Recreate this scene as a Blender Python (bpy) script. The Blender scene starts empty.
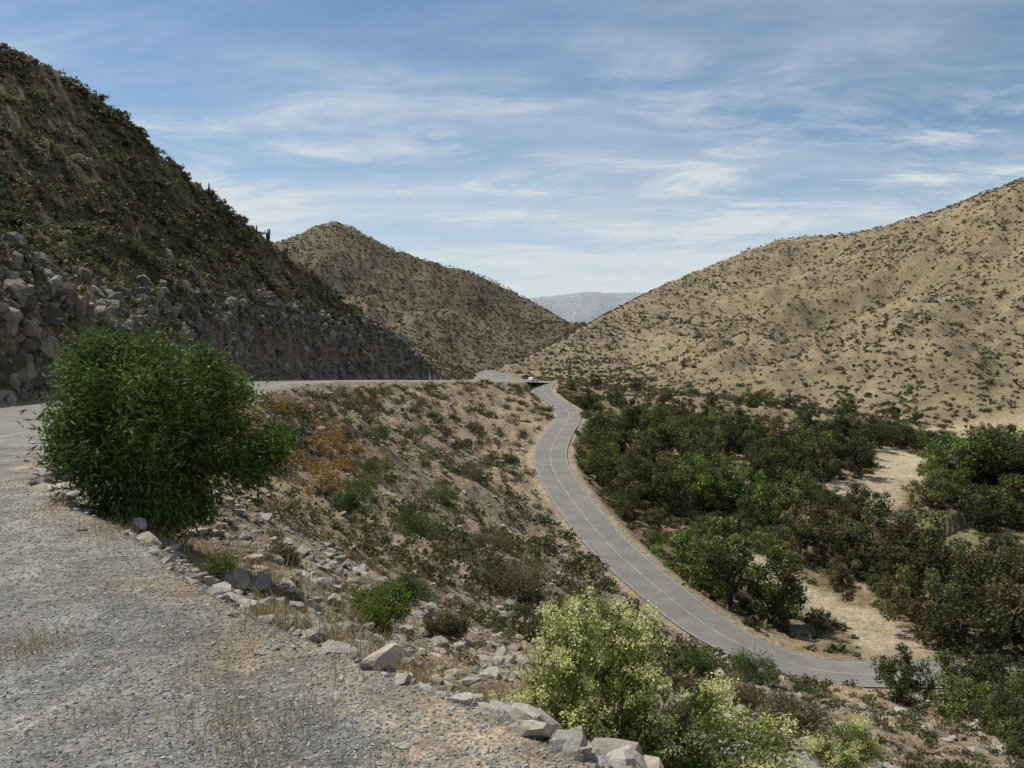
import bpy, math, bmesh, numpy as np
from mathutils import Vector, Matrix
rng = np.random.default_rng(11)
scene = bpy.context.scene
scene.view_settings.view_transform = 'Standard'
scene.view_settings.look = 'None'
scene.view_settings.exposure = 0

# ------------------------------------------------------------ noise
def vn(x, y, seed):
    xi = np.floor(x).astype(np.int64); yi = np.floor(y).astype(np.int64)
    fx = x - xi; fy = y - yi
    fx = fx*fx*fx*(fx*(fx*6-15)+10); fy = fy*fy*fy*(fy*(fy*6-15)+10)
    def h(a, b):
        v = (a*374761393 + b*668265263 + seed*144269504) & 0xffffffff
        v = ((v ^ (v >> 13))*1274126177) & 0xffffffff
        v = ((v ^ (v >> 15))*2246822519) & 0xffffffff
        v = v ^ (v >> 16)
        return v/4294967295.0
    a = h(xi, yi); b = h(xi+1, yi); c = h(xi, yi+1); d = h(xi+1, yi+1)
    return ((a*(1-fx)+b*fx)*(1-fy) + (c*(1-fx)+d*fx)*fy)*2-1
def fbm(x, y, seed, octv=4, gain=.5):
    s = 0; a = 1; t = 0
    c, sn = math.cos(.6), math.sin(.6)
    for i in range(octv):
        s = s + a*vn(x, y, seed+i*17); t += a; a *= gain
        x, y = (x*c - y*sn)*2.03+5.1, (x*sn + y*c)*2.03-3.7
    return s/t
def ridged(x, y, seed, octv=4):
    s = 0; a = 1; t = 0
    for i in range(octv):
        s = s + a*(1-np.abs(vn(x, y, seed+i*31))*2); t += a; a *= .5
        x, y = x*1.97+y*.4, y*1.97-x*.4
    return s/t
def sst(a, b, x):
    t = np.clip((x-a)/(b-a), 0, 1); return t*t*(3-2*t)

# ------------------------------------------------------------ polylines
def smooth(P, n=4):
    P = np.array(P, float); out = []
    for i in range(len(P)-1):
        p0 = P[max(i-1, 0)]; p1 = P[i]; p2 = P[i+1]; p3 = P[min(i+2, len(P)-1)]
        for k in range(n):
            t = k/n
            out.append(.5*((2*p1)+(-p0+p2)*t+(2*p0-5*p1+4*p2-p3)*t*t+(-p0+3*p1-3*p2+p3)*t**3))
    out.append(P[-1]); return np.array(out)
def offset(L, d):   # positive = right side
    T = np.gradient(L[:, :2], axis=0); T /= np.linalg.norm(T, axis=1)[:, None]
    R = L.copy(); R[:, 0] += T[:, 1]*d; R[:, 1] -= T[:, 0]*d
    return R
def near(L, x, y, soft=False):
    """unsigned dist, sign(+ right), z at nearest (or smoothly weighted z)"""
    best = np.full(x.shape, 1e18); sg = np.ones(x.shape); zz = np.zeros(x.shape); ws = np.zeros(x.shape); wz = np.zeros(x.shape)
    for i in range(len(L)-1):
        ax, ay, az = L[i]; bx, by, bz = L[i+1]
        dx, dy = bx-ax, by-ay; l2 = dx*dx+dy*dy+1e-9
        px = x-ax; py = y-ay
        t = np.clip((px*dx+py*dy)/l2, 0, 1)
        qx = px-t*dx; qy = py-t*dy
        d = qx*qx+qy*qy
        m = d < best
        best = np.where(m, d, best)
        sg = np.where(m, np.where(dx*py-dy*px > 0, -1., 1.), sg)
        if soft:
            w = math.sqrt(l2)/(d+4.)**2; ws += w; wz += w*(az+t*(bz-az))
        else:
            zz = np.where(m, az+t*(bz-az), zz)
    if soft: zz = wz/ws
    return np.sqrt(best), sg, zz

U = smooth([(-11,-40,-2.2),(-15,0,-2.2),(-18.5,18,-2.25),(-22,35,-2.3),(-25.5,55,-2.3),(-30,85,-2.3),(-34,115,-2.4),
            (-33,145,-2.8),(-28,170,-3.2),(-21,195,-3.7),(-12,222,-4.3),(-2,245,-4.9),(8,268,-5.8),(12.5,290,-6.4),
            (10,315,-6.4),(0,337,-6.2),(-6,365,-5.8),(-6,400,-5),(-12,440,-3)], 4)
Ur = offset(U, 5.6); Ur[:, 2] -= .35*sst(40, 80, Ur[:, 1])*(1-sst(250, 280, Ur[:, 1]))
k0 = int(np.argmax(U[:, 1] > 45))
A = np.vstack([smooth([(14,-40,-1.75),(6,-10,-1.7),(2.6,-1,-1.7),(1.1,2.2,-1.7),(0.15,3.55,-1.7),(-.85,4.5,-1.7),(-2.5,6.15,-1.7),
            (-4.1,8.3,-1.72),(-7.2,12,-1.8),(-10.4,18,-1.95),(-14.5,28,-2.2)], 3), Ur[k0:]])
Bc = smooth([(140,-60,-34),(115,10,-31),(85,48,-29.5),(60,64,-28.5),(44,70.5,-27.8),(34,70.5,-27.5),(27,71,-27.2),(20.6,75.5,-26),(15.7,85,-23.9),
            (11.2,99,-21.4),(7.6,120,-18.2),(6.6,138,-16),(8.8,157,-14.0),(12.5,180,-12.4),(13.6,200,-11.0),(11.2,222,-9.6),(9.4,245,-7.9),(10.8,262,-6.35),(12.3,274,-6.0)], 4)
B = np.vstack([Bc, offset(U, 4)[int(np.argmax(U[:, 1] > 285)):]])
D = smooth([(260,-80,-32),(230,0,-30),(200,120,-27),(165,215,-23),(140,250,-20),(110,290,-16),(75,330,-12),(30,380,-8),(-12,425,-4)], 3)
E = smooth([(800,-100,200),(700,100,200),(620,350,200),(520,500,185),(384,600,141),(342,640,124),(313,700,117),(241,720,113),
            (160,680,81),(96,600,51),(30,500,15),(1.6,440,1.2),(-20,430,-3)], 3)
Lf = offset(U, -5.2)
LR = smooth([(-190,-60,60),(-160,0,58),(-120,70,54),(-95,112,53),(-83,130,51.5),(-78,138,50.5),(-71,145,45.5),(-60,155,34.5),(-49,170,24.5),
             (-38,188,14.2),(-28,200,6),(-19.5,215,-1.5)], 3)
MF = smooth([(-300,180,0),(-150,210,-2),(-45,232,-4),(-30,265,-5),(-20,310,-5.5),(-18,370,-5),(-20,430,-2),(0,520,8),(30,600,20),(52,690,36),(70,780,42)], 3)
MR = smooth([(-700,400,170),(-400,600,150),(-260,670,100),(-200,690,106),(-155,700,125),(-114,720,108),(-76,740,96),(-30,760,86),(7.5,750,66),(51,700,36)], 3)

S1 = np.array([(29,108,0),(35,98,0),(39.5,88,0),(38,78,0),(36,70,0)], float)
S2 = np.array([(58,138,0),(72,150,0),(80,163,0),(88,180,0),(93,200,0),(96,228,0)], float)
def sandmask(x, y):
    d1, _, _ = near(S1, x, y); d2, _, _ = near(S2, x, y)
    n = fbm(x/5, y/5, 71, 3)
    m = np.maximum(1-sst(2.2, 4.2, d1+n*2), 1-sst(3.5, 6.5, d2+n*4))
    e = ((x-150)/34)**2+((y-238)/16)**2
    return np.maximum(m, 1-sst(.6, 1.1, e+n*.6))
def greenmask(x, y):
    return 1-sst(.6, 1.1, ((x-71)/12)**2+((y-124)/9)**2+fbm(x/5, y/5, 72, 3)*.5)

def height(x, y, full=False):
    x = np.asarray(x, float); y = np.asarray(y, float)
    dA, sA, zA = near(A, x, y); dB, sB, zB = near(B, x, y); dU, _, zU = near(U, x, y)
    dD, sD, zD = near(D, x, y, True); dC, _, zC = near(Bc, x, y)
    shelf = (zA*dU+zU*dA)/(dA+dU+1e-6)
    dBe = np.maximum(dB-3.6, 0)
    t = dA/(dA+dBe+1e-6)
    slope = zA+(zB-zA)*(t+.42*t*(1-t))
    n6 = fbm(x/6.5, y/6.5, 3, 4); n1 = fbm(x/1.1, y/1.1, 9, 4); n25 = fbm(x/22, y/22, 5, 3)
    sm = sst(0.1, 3.5, dA)*sst(0, 6, dBe)
    gul = ridged(x/12, y/5, 13, 3)*sst(50, 90, y)
    slope = slope + sm*(.9*n6+.9*n25+1.2*gul-.35) + sst(0, 1, dA)*sst(0, 2, dBe)*n1*.26
    t2 = dBe/(dBe+dD+1e-6)
    Dp = np.clip(zB+28.5, 0, 5)*(np.clip((-6-zB)/4, 0, 1)*.85+.15)
    val = zB+(zD-zB)*t2 - Dp*(1-np.exp(-dBe/7))*sst(0, 60, dD) + sst(1, 8, dBe)*(.5*n6+1.2*n25+.1*n1)*sst(-5, 25, dD)
    beyond = sD > 0
    val = np.where(beyond, zD, val)
    z = np.where(sA < 0, shelf+n1*.012+.03*n6*sst(2, 6, dA), np.where(sB < 0, slope, val))
    # left hill
    dLf, sLf, zLf = near(Lf, x, y); dLR, sLR, zLR = near(LR, x, y, True)
    tl = dLf/(dLf+dLR+1e-6)
    rough = 3.6*ridged(x/14, y/14, 21, 5)+1.8*fbm(x/4, y/4, 22, 4)
    cutn = 1+.5*fbm(x/6, y/6, 33, 3)
    lh = zLf+(zLR-zLf)*tl**.95 + np.clip(zLR+1, 0, 6)*.8*cutn*sst(.3, 3.2, dLf+2.4*fbm(x/3.5, y/3.5, 34, 4))*(1-tl) + rough*sst(0, 7, dLf)*sst(-2, 30, dLR)*np.clip((zLR+2)/10, 0, 1)
    lh = lh + 1.5*ridged(x/2.6, y/2.6, 23, 4)*sst(0, 2, dLf)*(1-.5*sst(3, 14, dLf))
    lh = np.where(sLR < 0, zLR-.55*dLR+.8*fbm(x/4, y/4, 22, 4), lh)
    lh = np.where(sLf > 0, -999., lh)
    # middle hill
    dMF, sMF, zMF = near(MF, x, y, True); dMR, sMR, zMR = near(MR, x, y, True)
    tm = dMF/(dMF+dMR+1e-6)
    mh = zMF+(zMR-zMF)*tm**1.05 + (24*ridged(x/95, y/140, 41, 5)+4*fbm(x/25, y/25, 42, 4))*sst(0, 60, dMF)*sst(-10, 110, dMR)-4*sst(0, 60, dMF)*sst(0, 100, dMR)
    mh = np.where(sMR < 0, zMR-.5*dMR, mh)
    mh = np.where(sMF > 0, zMF-.6*dMF, mh)
    # right hill
    dE, sE, zE = near(E, x, y, True)
    tr = dD/(dD+dE+1e-6)
    rh = zD+(zE-zD)*tr**1.05 + (15*ridged(x/80+.3, y/80, 51, 5)+4.5*fbm(x/22, y/22, 52, 4))*sst(0, 50, dD)*sst(-12, 110, dE) + (.6*fbm(x/6, y/6, 53, 3)+1.5*fbm(x/18, y/18, 54, 3))*sst(0, 10, dD)
    rh = np.where(sE > 0, zE-.45*dE+1.5*fbm(x/22, y/22, 52, 4), rh)
    rh = np.where(sD < 0, -999., rh)
    # far hills
    r = np.hypot(x, y)
    fh = 270*np.exp(-((y-2050)/330.)**2)*(.93+.04*np.cos((x-300)/125.)+.008*np.cos((x-160)/42.))*(.97+.05*fbm(x/150, y/150, 61, 4))-70
    fh = np.maximum(fh, 285*np.exp(-((y-3300)/500.)**2)*(.95+.08*fbm(x/300, y/300, 63, 3)))
    fh = np.maximum(fh, sst(2300, 4200, r)*(230+120*fbm(x/700, y/700, 62, 4))-60)
    fh = np.where(r < 1200, -90, fh)
    z = np.maximum(np.maximum(z, lh), np.maximum(np.maximum(mh, rh), fh))
    reg = np.zeros(x.shape, int)
    reg = np.where(z == lh, 1, reg); reg = np.where(z == mh, 2, reg)
    reg = np.where(z == rh, 3, reg); reg = np.where((z == fh), 4, reg)
    dep = .004+np.clip(r, 0, 160)*.0009
    w = sst(4.3, 5.9, dU); z = (zU-dep)*(1-w)+z*w
    w = sst(3.5, 5.2, dC); z = np.where(dC < 5.2, (zC-.05-dep)*(1-w)+z*w, z)
    if not full: return z
    zone = np.where(sA < 0, 0, np.where(sB < 0, 1, 2))
    return z, dict(reg=reg, zone=zone, dA=dA, dB=dB, dU=dU, dC=dC, dD=dD, dLf=dLf, tl=tl, tm=tm, tr=tr, r=r)

# ------------------------------------------------------------ mesh helpers
def link(o):
    scene.collection.objects.link(o); return o
def make_mesh(name, V, F, mat=None, col=None, smooth_=False):
    V = np.asarray(V, np.float32); F = np.asarray(F, np.int32)
    k = F.shape[1]
    me = bpy.data.meshes.new(name)
    me.vertices.add(len(V)); me.vertices.foreach_set('co', V.ravel())
    me.loops.add(F.size); me.loops.foreach_set('vertex_index', F.ravel())
    me.polygons.add(len(F)); me.polygons.foreach_set('loop_start', np.arange(0, F.size, k, dtype=np.int32))
    me.polygons.foreach_set('use_smooth', np.full(len(F), smooth_, bool))
    me.update(calc_edges=True)
    if col is not None:
        dom = 'FACE' if len(col) == len(F) else 'POINT'
        a = me.attributes.new('col', 'FLOAT_COLOR', dom)
        c = np.ones((len(col), 4), np.float32); c[:, :3] = col
        a.data.foreach_set('color', c.ravel())
    if mat: me.materials.append(mat)
    return me
def mesh_obj(name, *a, **k):
    return link(bpy.data.objects.new(name, make_mesh(name, *a, **k)))
def unit(v): return v/(np.linalg.norm(v, axis=1)[:, None]+1e-9)
def rdir(n): return unit(rng.normal(size=(n, 3)))
def leaves(C, Dn, L, W):
    n = len(C); S = unit(np.cross(Dn, rdir(n)))
    N = np.cross(Dn, S)
    L = np.broadcast_to(L, (n,))[:, None]; W = np.broadcast_to(W, (n,))[:, None]
    V = np.stack([C-Dn*L, C+S*W-Dn*L*.1+N*W*.25, C+Dn*L, C-S*W-Dn*L*.1+N*W*.25], 1).reshape(-1, 3)
    return V, np.arange(n*4).reshape(n, 4)
def tube(P, R, sides=6):
    P = np.asarray(P, float); V = []; F = []
    T = np.gradient(P, axis=0); T = unit(T)
    ref = np.array([.31, .95, .05])
    for i in range(len(P)):
        a = np.cross(T[i], ref); a /= np.linalg.norm(a)+1e-9; b = np.cross(T[i], a)
        for k in range(sides):
            th = 2*math.pi*k/sides
            V.append(P[i]+R[i]*(a*math.cos(th)+b*math.sin(th)))
    for i in range(len(P)-1):
        for k in range(sides):
            F.append((i*sides+k, i*sides+(k+1) % sides, (i+1)*sides+(k+1) % sides, (i+1)*sides+k))
    return np.array(V), np.array(F)
class Acc:
    def __init__(s): s.V = []; s.F = []; s.C = []; s.n = 0
    def add(s, V, F, C):
        s.V.append(V); s.F.append(F+s.n); s.n += len(V)
        C = np.asarray(C, float)
        if C.ndim == 1: C = np.tile(C, (len(F), 1))
        s.C.append(C)
    def get(s): return np.vstack(s.V), np.vstack(s.F), np.vstack(s.C)
def branch(p0, p1, r0, r1, n=5, sag=.0, wob=.05):
    p0 = np.asarray(p0, float); p1 = np.asarray(p1, float)
    t = np.linspace(0, 1, n)[:, None]
    P = p0+(p1-p0)*t; l = np.linalg.norm(p1-p0)
    P[:, 2] += sag*l*np.sin(t[:, 0]*math.pi)
    P[1:-1] += rng.normal(size=(n-2, 3))*l*wob
    return P, np.linspace(r0, r1, n)

# ------------------------------------------------------------ materials
def nmat(name):
    m = bpy.data.materials.new(name); m.use_nodes = True
    nt = m.node_tree; nt.nodes.clear()
    return m, nt, nt.nodes, nt.links
def foliage_mat(name, trans=.3, objvar=.0):
    m, nt, N, L = nmat(name)
    at = N.new('ShaderNodeAttribute'); at.attribute_name = 'col'
    src = at.outputs['Color']
    if objvar:
        oi = N.new('ShaderNodeObjectInfo'); mr = N.new('ShaderNodeMapRange')
        mr.inputs[3].default_value = 1-objvar; mr.inputs[4].default_value = 1+objvar
        L.new(oi.outputs['Random'], mr.inputs[0])
        hs = N.new('ShaderNodeHueSaturation'); L.new(src, hs.inputs['Color']); L.new(mr.outputs[0], hs.inputs['Value'])
        src = hs.outputs[0]
    d = N.new('ShaderNodeBsdfPrincipled'); d.inputs['Roughness'].default_value = .65
    d.inputs['Specular IOR Level'].default_value = .2
    L.new(src, d.inputs['Base Color'])
    t = N.new('ShaderNodeBsdfTranslucent'); L.new(src, t.inputs['Color'])
    mx = N.new('ShaderNodeMixShader'); mx.inputs[0].default_value = trans
    L.new(d.outputs[0], mx.inputs[1]); L.new(t.outputs[0], mx.inputs[2])
    o = N.new('ShaderNodeOutputMaterial'); L.new(mx.outputs[0], o.inputs[0])
    return m
def rough_mat(name, color=None, n1=3., n2=30., lo=.7, hi=1.25, bump=.02, bscale=10., rough=.9, attr=False):
    m, nt, N, L = nmat(name)
    g = N.new('ShaderNodeNewGeometry'); pos = g.outputs['Position']
    def noise(s, det=6):
        t = N.new('ShaderNodeTexNoise'); t.inputs['Scale'].default_value = s; t.inputs['Detail'].default_value = det
        t.inputs['Roughness'].default_value = .65
        L.new(pos, t.inputs['Vector']); return t.outputs['Fac']
    a = noise(n1, 4); b = noise(n2, 4)
    ad = N.new('ShaderNodeMath'); ad.operation = 'ADD'; L.new(a, ad.inputs[0]); L.new(b, ad.inputs[1])
    mr = N.new('ShaderNodeMapRange'); mr.inputs[1].default_value = .7; mr.inputs[2].default_value = 1.3
    mr.inputs[3].default_value = lo; mr.inputs[4].default_value = hi; L.new(ad.outputs[0], mr.inputs[0])
    if attr:
        at = N.new('ShaderNodeAttribute'); at.attribute_name = 'col'; c = at.outputs['Color']
    else:
        rgb = N.new('ShaderNodeRGB'); rgb.outputs[0].default_value = (*color, 1); c = rgb.outputs[0]
    vm = N.new('ShaderNodeVectorMath'); vm.operation = 'SCALE'; L.new(c, vm.inputs[0]); L.new(mr.outputs[0], vm.inputs['Scale'])
    p = N.new('ShaderNodeBsdfPrincipled'); p.inputs['Roughness'].default_value = rough; p.inputs['Specular IOR Level'].default_value = .2
    L.new(vm.outputs[0], p.inputs['Base Color'])
    if bump > 0:
        bn = noise(bscale, 5); bp = N.new('ShaderNodeBump'); bp.inputs['Strength'].default_value = .8; bp.inputs['Distance'].default_value = bump
        L.new(bn, bp.inputs['Height']); L.new(bp.outputs[0], p.inputs['Normal'])
    o = N.new('ShaderNodeOutputMaterial'); L.new(p.outputs[0], o.inputs[0])
    return m
def plain_mat(name, color, rough=.5, metal=0., spec=.5):
    m, nt, N, L = nmat(name)
    p = N.new('ShaderNodeBsdfPrincipled'); p.inputs['Base Color'].default_value = (*color, 1)
    p.inputs['Roughness'].default_value = rough; p.inputs['Metallic'].default_value = metal
    o = N.new('ShaderNodeOutputMaterial'); L.new(p.outputs[0], o.inputs[0]); return m

M_leaf = foliage_mat('foliage', .25)
M_tree = foliage_mat('tree_foliage', .2, .35)
M_rock = rough_mat('rock', attr=True, n1=4, n2=40, lo=.6, hi=1.3, bump=.03, bscale=10)
M_peb = rough_mat('gravel_stones', attr=True, n1=30, n2=90, lo=.8, hi=1.2, bump=0)

def terrain_mat():
    m, nt, N, L = nmat('ground')
    g = N.new('ShaderNodeNewGeometry'); pos = g.outputs['Position']
    def noise(s, det=6, ro=.6):
        t = N.new('ShaderNodeTexNoise'); t.inputs['Scale'].default_value = s; t.inputs['Detail'].default_value = det
        t.inputs['Roughness'].default_value = ro; L.new(pos, t.inputs['Vector']); return t.outputs['Fac']
    def mr(src, a, b, c, d):
        r = N.new('ShaderNodeMapRange'); L.new(src, r.inputs[0])
        for i, v in enumerate((a, b, c, d)): r.inputs[i+1].default_value = v
        return r.outputs[0]
    def mul(a, b):
        r = N.new('ShaderNodeMath'); r.operation = 'MULTIPLY'; L.new(a, r.inputs[0]); L.new(b, r.inputs[1]); return r.outputs[0]
    big = mr(noise(.12, 6, .7), .3, .7, .72, 1.25)
    mid = mr(noise(1.3, 6, .75), .3, .7, .6, 1.36)
    fin = mr(noise(14, 5, .8), .3, .7, .62, 1.36)
    vo = N.new('ShaderNodeTexVoronoi'); vo.inputs['Scale'].default_value = 5; L.new(pos, vo.inputs['Vector'])
    sep = N.new('ShaderNodeSeparateColor'); L.new(vo.outputs['Color'], sep.inputs[0])
    vo2 = N.new('ShaderNodeTexVoronoi'); vo2.inputs['Scale'].default_value = 55; L.new(pos, vo2.inputs['Vector'])
    sep2 = N.new('ShaderNodeSeparateColor'); L.new(vo2.outputs['Color'], sep2.inputs[0])
    cel = mul(mr(sep.outputs[0], 0, 1, .8, 1.2), mr(sep2.outputs[0], 0, 1, .68, 1.3))
    f = mul(mul(big, mid), mul(fin, cel))
    at = N.new('ShaderNodeAttribute'); at.attribute_name = 'col'
    tint = N.new('ShaderNodeMix'); tint.data_type = 'RGBA'; tint.blend_type = 'MULTIPLY'
    cr = N.new('ShaderNodeValToRGB'); cr.color_ramp.elements[0].color = (1.06, 1.0, .9, 1); cr.color_ramp.elements[1].color = (.96, .98, 1.0, 1)
    cr.color_ramp.elements[0].position = .35; cr.color_ramp.elements[1].position = .65
    L.new(noise(.5, 5), cr.inputs[0]); tint.inputs[0].default_value = 1
    L.new(at.outputs['Color'], tint.inputs[6]); L.new(cr.outputs[0], tint.inputs[7])
    vm = N.new('ShaderNodeVectorMath'); vm.operation = 'SCALE'; L.new(tint.outputs[2], vm.inputs[0]); L.new(f, vm.inputs['Scale'])
    p = N.new('ShaderNodeBsdfPrincipled'); p.inputs['Roughness'].default_value = .95; p.inputs['Specular IOR Level'].default_value = .1
    L.new(vm.outputs[0], p.inputs['Base Color'])
    b1 = N.new('ShaderNodeBump'); b1.inputs['Distance'].default_value = .6
    L.new(noise(.9, 7, .7), b1.inputs['Height'])
    b2 = N.new('ShaderNodeBump'); b2.inputs['Strength'].default_value = .8; b2.inputs['Distance'].default_value = .03
    L.new(noise(22, 4, .75), b2.inputs['Height'])
    ga = N.new('ShaderNodeAttribute'); ga.attribute_name = 'gr'
    st = mr(ga.outputs['Fac'], 0, 1, .95, .08); L.new(st, b1.inputs['Strength'])
    L.new(b1.outputs[0], b2.inputs['Normal']); L.new(b2.outputs[0], p.inputs['Normal'])
    o = N.new('ShaderNodeOutputMaterial'); L.new(p.outputs[0], o.inputs[0]); return m

# ------------------------------------------------------------ terrain sheet
fine = np.radians(np.arange(-44, 44, .15)); coarse = np.radians(np.arange(44, 316, 3.4))
ang = np.concatenate([fine, coarse]); na = len(ang)
nr = 740; rad = np.exp(np.linspace(math.log(.5), math.log(6500), nr))
RR, AA = np.meshgrid(rad, ang, indexing='ij')
X = (RR*np.sin(AA)).ravel(); Y = (RR*np.cos(AA)).ravel()
Z, I = height(X, Y, True)
idx = np.arange(nr*na).reshape(nr, na); j = np.roll(idx, -1, axis=1)
F = np.stack([idx[:-1], idx[1:], j[1:], j[:-1]], -1).reshape(-1, 4)
def c3(a, b, m): return np.asarray(a)*(1-m[:, None])+np.asarray(b)*m[:, None]
n1 = fbm(X/9, Y/9, 81, 4)*.5+.5; n2 = fbm(X/40, Y/40, 82, 4)*.5+.5; n3 = fbm(X/.9, Y/.9, 83, 4)*.5+.5
grav = c3((.215,.205,.186), (.255,.24,.21), sst(.45, .75, n1)); grav = c3(grav, (.31,.268,.2), sst(.62, .8, n3)*.5)
soil = c3((.35,.272,.18), (.27,.213,.148), sst(.35, .65, n1)); soil = c3(soil, (.42,.345,.245), sst(.6, .85, n3)*.6)
soil = c3(soil, (.205,.168,.115), sst(.5, .75, n2)*.5)
valc = c3((.22,.175,.108), (.30,.235,.15), sst(.4, .7, n1))
gedge = sst(-.4, .6, I['dA']*np.where(I['zone'] == 0, -1, 1)+(n3-.5)*2.0)
rcol = c3((.285,.23,.15), (.235,.19,.12), sst(.35, .7, n2)); rcol = c3(rcol, (.17,.147,.097), sst(.54, .78, n1)*.7)
col = np.where((I['zone'] == 0)[:, None], grav, np.where((I['zone'] == 1)[:, None], soil, valc))
mz = (I['zone'] < 2) & (I['dA'] < 1.5)
col = np.where(mz[:, None], c3(grav, soil, gedge), col)
sd_ = np.where(I['reg'] == 3, 1, -1)*I['dD']
col = np.where(((I['zone'] == 2) & (I['reg'] == 0))[:, None], c3(col, rcol, sst(-28, 22, sd_+34*(n1-.5))), col)
col = c3(col, (.46,.39,.28), sandmask(X, Y)*(I['zone'] == 2)*.9)
col = c3(col, (.17,.18,.08), greenmask(X, Y)*(I['zone'] == 2)*.6)
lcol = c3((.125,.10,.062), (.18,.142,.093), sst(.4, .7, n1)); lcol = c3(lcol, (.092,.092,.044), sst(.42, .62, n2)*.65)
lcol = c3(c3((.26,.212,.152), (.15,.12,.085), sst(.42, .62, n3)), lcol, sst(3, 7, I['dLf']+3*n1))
rc2 = c3(valc, rcol, sst(-28, 22, sd_+34*(n1-.5)))
rcol = np.where((I['dD'] < 60)[:, None], rc2, rcol)
rcol = c3(rcol, (.4,.32,.215), sandmask(X, Y))
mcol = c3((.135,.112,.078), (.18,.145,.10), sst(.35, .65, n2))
far_haze_col = c3((.33,.345,.38), (.29,.305,.35), n2)  # far hills: pale blue of air haze painted into the ground colour
for k, cc in ((1, lcol), (2, mcol), (3, rcol), (4, far_haze_col)):
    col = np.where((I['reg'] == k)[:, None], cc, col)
shoulder = (1-sst(3.6, 6.5, I['dC']+n1))*(I['zone'] > 0)
col = c3(col, (.38,.31,.22), shoulder*.7)
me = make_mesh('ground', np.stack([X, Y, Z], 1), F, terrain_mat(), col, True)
at = me.attributes.new('gr', 'FLOAT', 'POINT')
at.data.foreach_set('value', np.where((I['zone'] == 0) & (I['reg'] == 0), 1., 0.).astype(np.float32))
ground = link(bpy.data.objects.new('ground', me))
bm = bmesh.new(); vs = [bm.verts.new((.55*math.sin(a), .55*math.cos(a), -1.72)) for a in np.linspace(0, 2*math.pi, 33)[:-1]]; bm.faces.new(vs)
cm = bpy.data.meshes.new('ground_patch'); bm.to_mesh(cm); bm.free(); cm.materials.append(me.materials[0])
a_ = cm.attributes.new('col', 'FLOAT_COLOR', 'POINT'); a_.data.foreach_set('color', np.tile([.28,.26,.23,1], len(cm.vertices)).astype(np.float32))
cp = link(bpy.data.objects.new('ground_patch', cm)); cp.parent = ground

# ------------------------------------------------------------ roads
M_asph = rough_mat('asphalt', (.195,.182,.162), n1=.35, n2=6, lo=.7, hi=1.22, bump=.004, bscale=60, rough=.85)
M_line = rough_mat('road_paint', (.38,.37,.33), n1=1.2, n2=15, lo=.4, hi=1.25, bump=0)
M_shld = rough_mat('shoulder_gravel', (.27,.24,.2), n1=.8, n2=12, lo=.7, hi=1.25, bump=0)
def resample(L, step):
    d = np.r_[0, np.cumsum(np.linalg.norm(np.diff(L[:, :2], axis=0), axis=1))]
    s = np.arange(0, d[-1], step)
    return np.stack([np.interp(s, d, L[:, i]) for i in range(3)], 1)
def strip(name, L, a, b, dz, mat, parent=None, dz2=None):
    if a > b: a, b, dz, dz2 = b, a, (dz if dz2 is None else dz2), dz
    n = 5; offs = np.linspace(a, b, n); dzs = np.linspace(dz, dz if dz2 is None else dz2, n)
    rows = [offset(L, o)+np.array([0, 0, q]) for o, q in zip(offs, dzs)]
    Vv = np.stack(rows, 1).reshape(-1, 3); m = len(L)
    ii = np.arange(m*n).reshape(m, n)
    Ff = np.stack([ii[:-1, :-1], ii[:-1, 1:], ii[1:, 1:], ii[1:, :-1]], -1).reshape(-1, 4)
    o = mesh_obj(name, Vv, Ff, mat, None, True)
    if parent: o.parent = parent
    return o
ru = resample(U, 1.5); rb = resample(Bc, 1.2)
road_u = strip('upper_road', ru, -3.6, 3.6, .012, M_asph)
road_b = strip('lower_road', rb, -2.95, 2.95, -.02, M_asph)
for s in (-1, 1):
    strip('shoulder', ru, s*3.6, s*4.35, .010, M_shld, road_u, -.17)
    strip('edge_line', rb, s*2.7-.05, s*2.7+.05, -.014, M_line, road_b)
strip('centre_line', rb, -.06, .06, -.014, M_line, road_b)

# ------------------------------------------------------------ stones
def ico(seed, sub=1):
    r = np.random.default_rng(seed); bm = bmesh.new()
    bmesh.ops.create_icosphere(bm, subdivisions=sub, radius=1)
    V = np.array([v.co[:] for v in bm.verts]); F = np.array([[v.index for v in f.verts] for f in bm.faces]); bm.free()
    for _ in range(9):
        d = r.normal(size=3); d /= np.linalg.norm(d); lim = r.uniform(.35, .75)
        s = V@d; V = V-np.outer(np.maximum(s-lim, 0), d)
    V *= r.uniform(.85, 1.15, size=(len(V), 1)); V[:, 2] *= .75
    return V, F
def scatter(name, templates, P, S, mat, cols, tilt=.4):
    acc = Acc(); n = len(P); ch = rng.integers(0, len(templates), n)
    for k, (TV, TF) in enumerate(templates):
        m = np.where(ch == k)[0]
        if not len(m): continue
        a = rng.uniform(0, 6.283, len(m)); b = rng.normal(0, tilt, len(m))
        ca, sa, cb, sb = np.cos(a), np.sin(a), np.cos(b), np.sin(b)
        v = TV[None]*(S[m] if S.ndim == 2 else S[m][:, None])[:, None, :]
        y = v[..., 1]*cb[:, None]-v[..., 2]*sb[:, None]; z = v[..., 1]*sb[:, None]+v[..., 2]*cb[:, None]; x = v[..., 0]
        R = np.stack([x*ca[:, None]-y*sa[:, None], x*sa[:, None]+y*ca[:, None], z], -1)+P[m][:, None, :]
        Fk = (TF[None]+(np.arange(len(m))*len(TV))[:, None, None]).reshape(-1, TF.shape[1])
        acc.add(R.reshape(-1, 3), Fk, np.repeat(cols[m], len(TF), axis=0))
    V, F, C = acc.get()
    return mesh_obj(name, V, F, mat, C)
def onground(x, y, sink=0):
    return np.stack([x, y, height(x, y)-sink], 1)
def info(x, y): return height(x, y, True)
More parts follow.
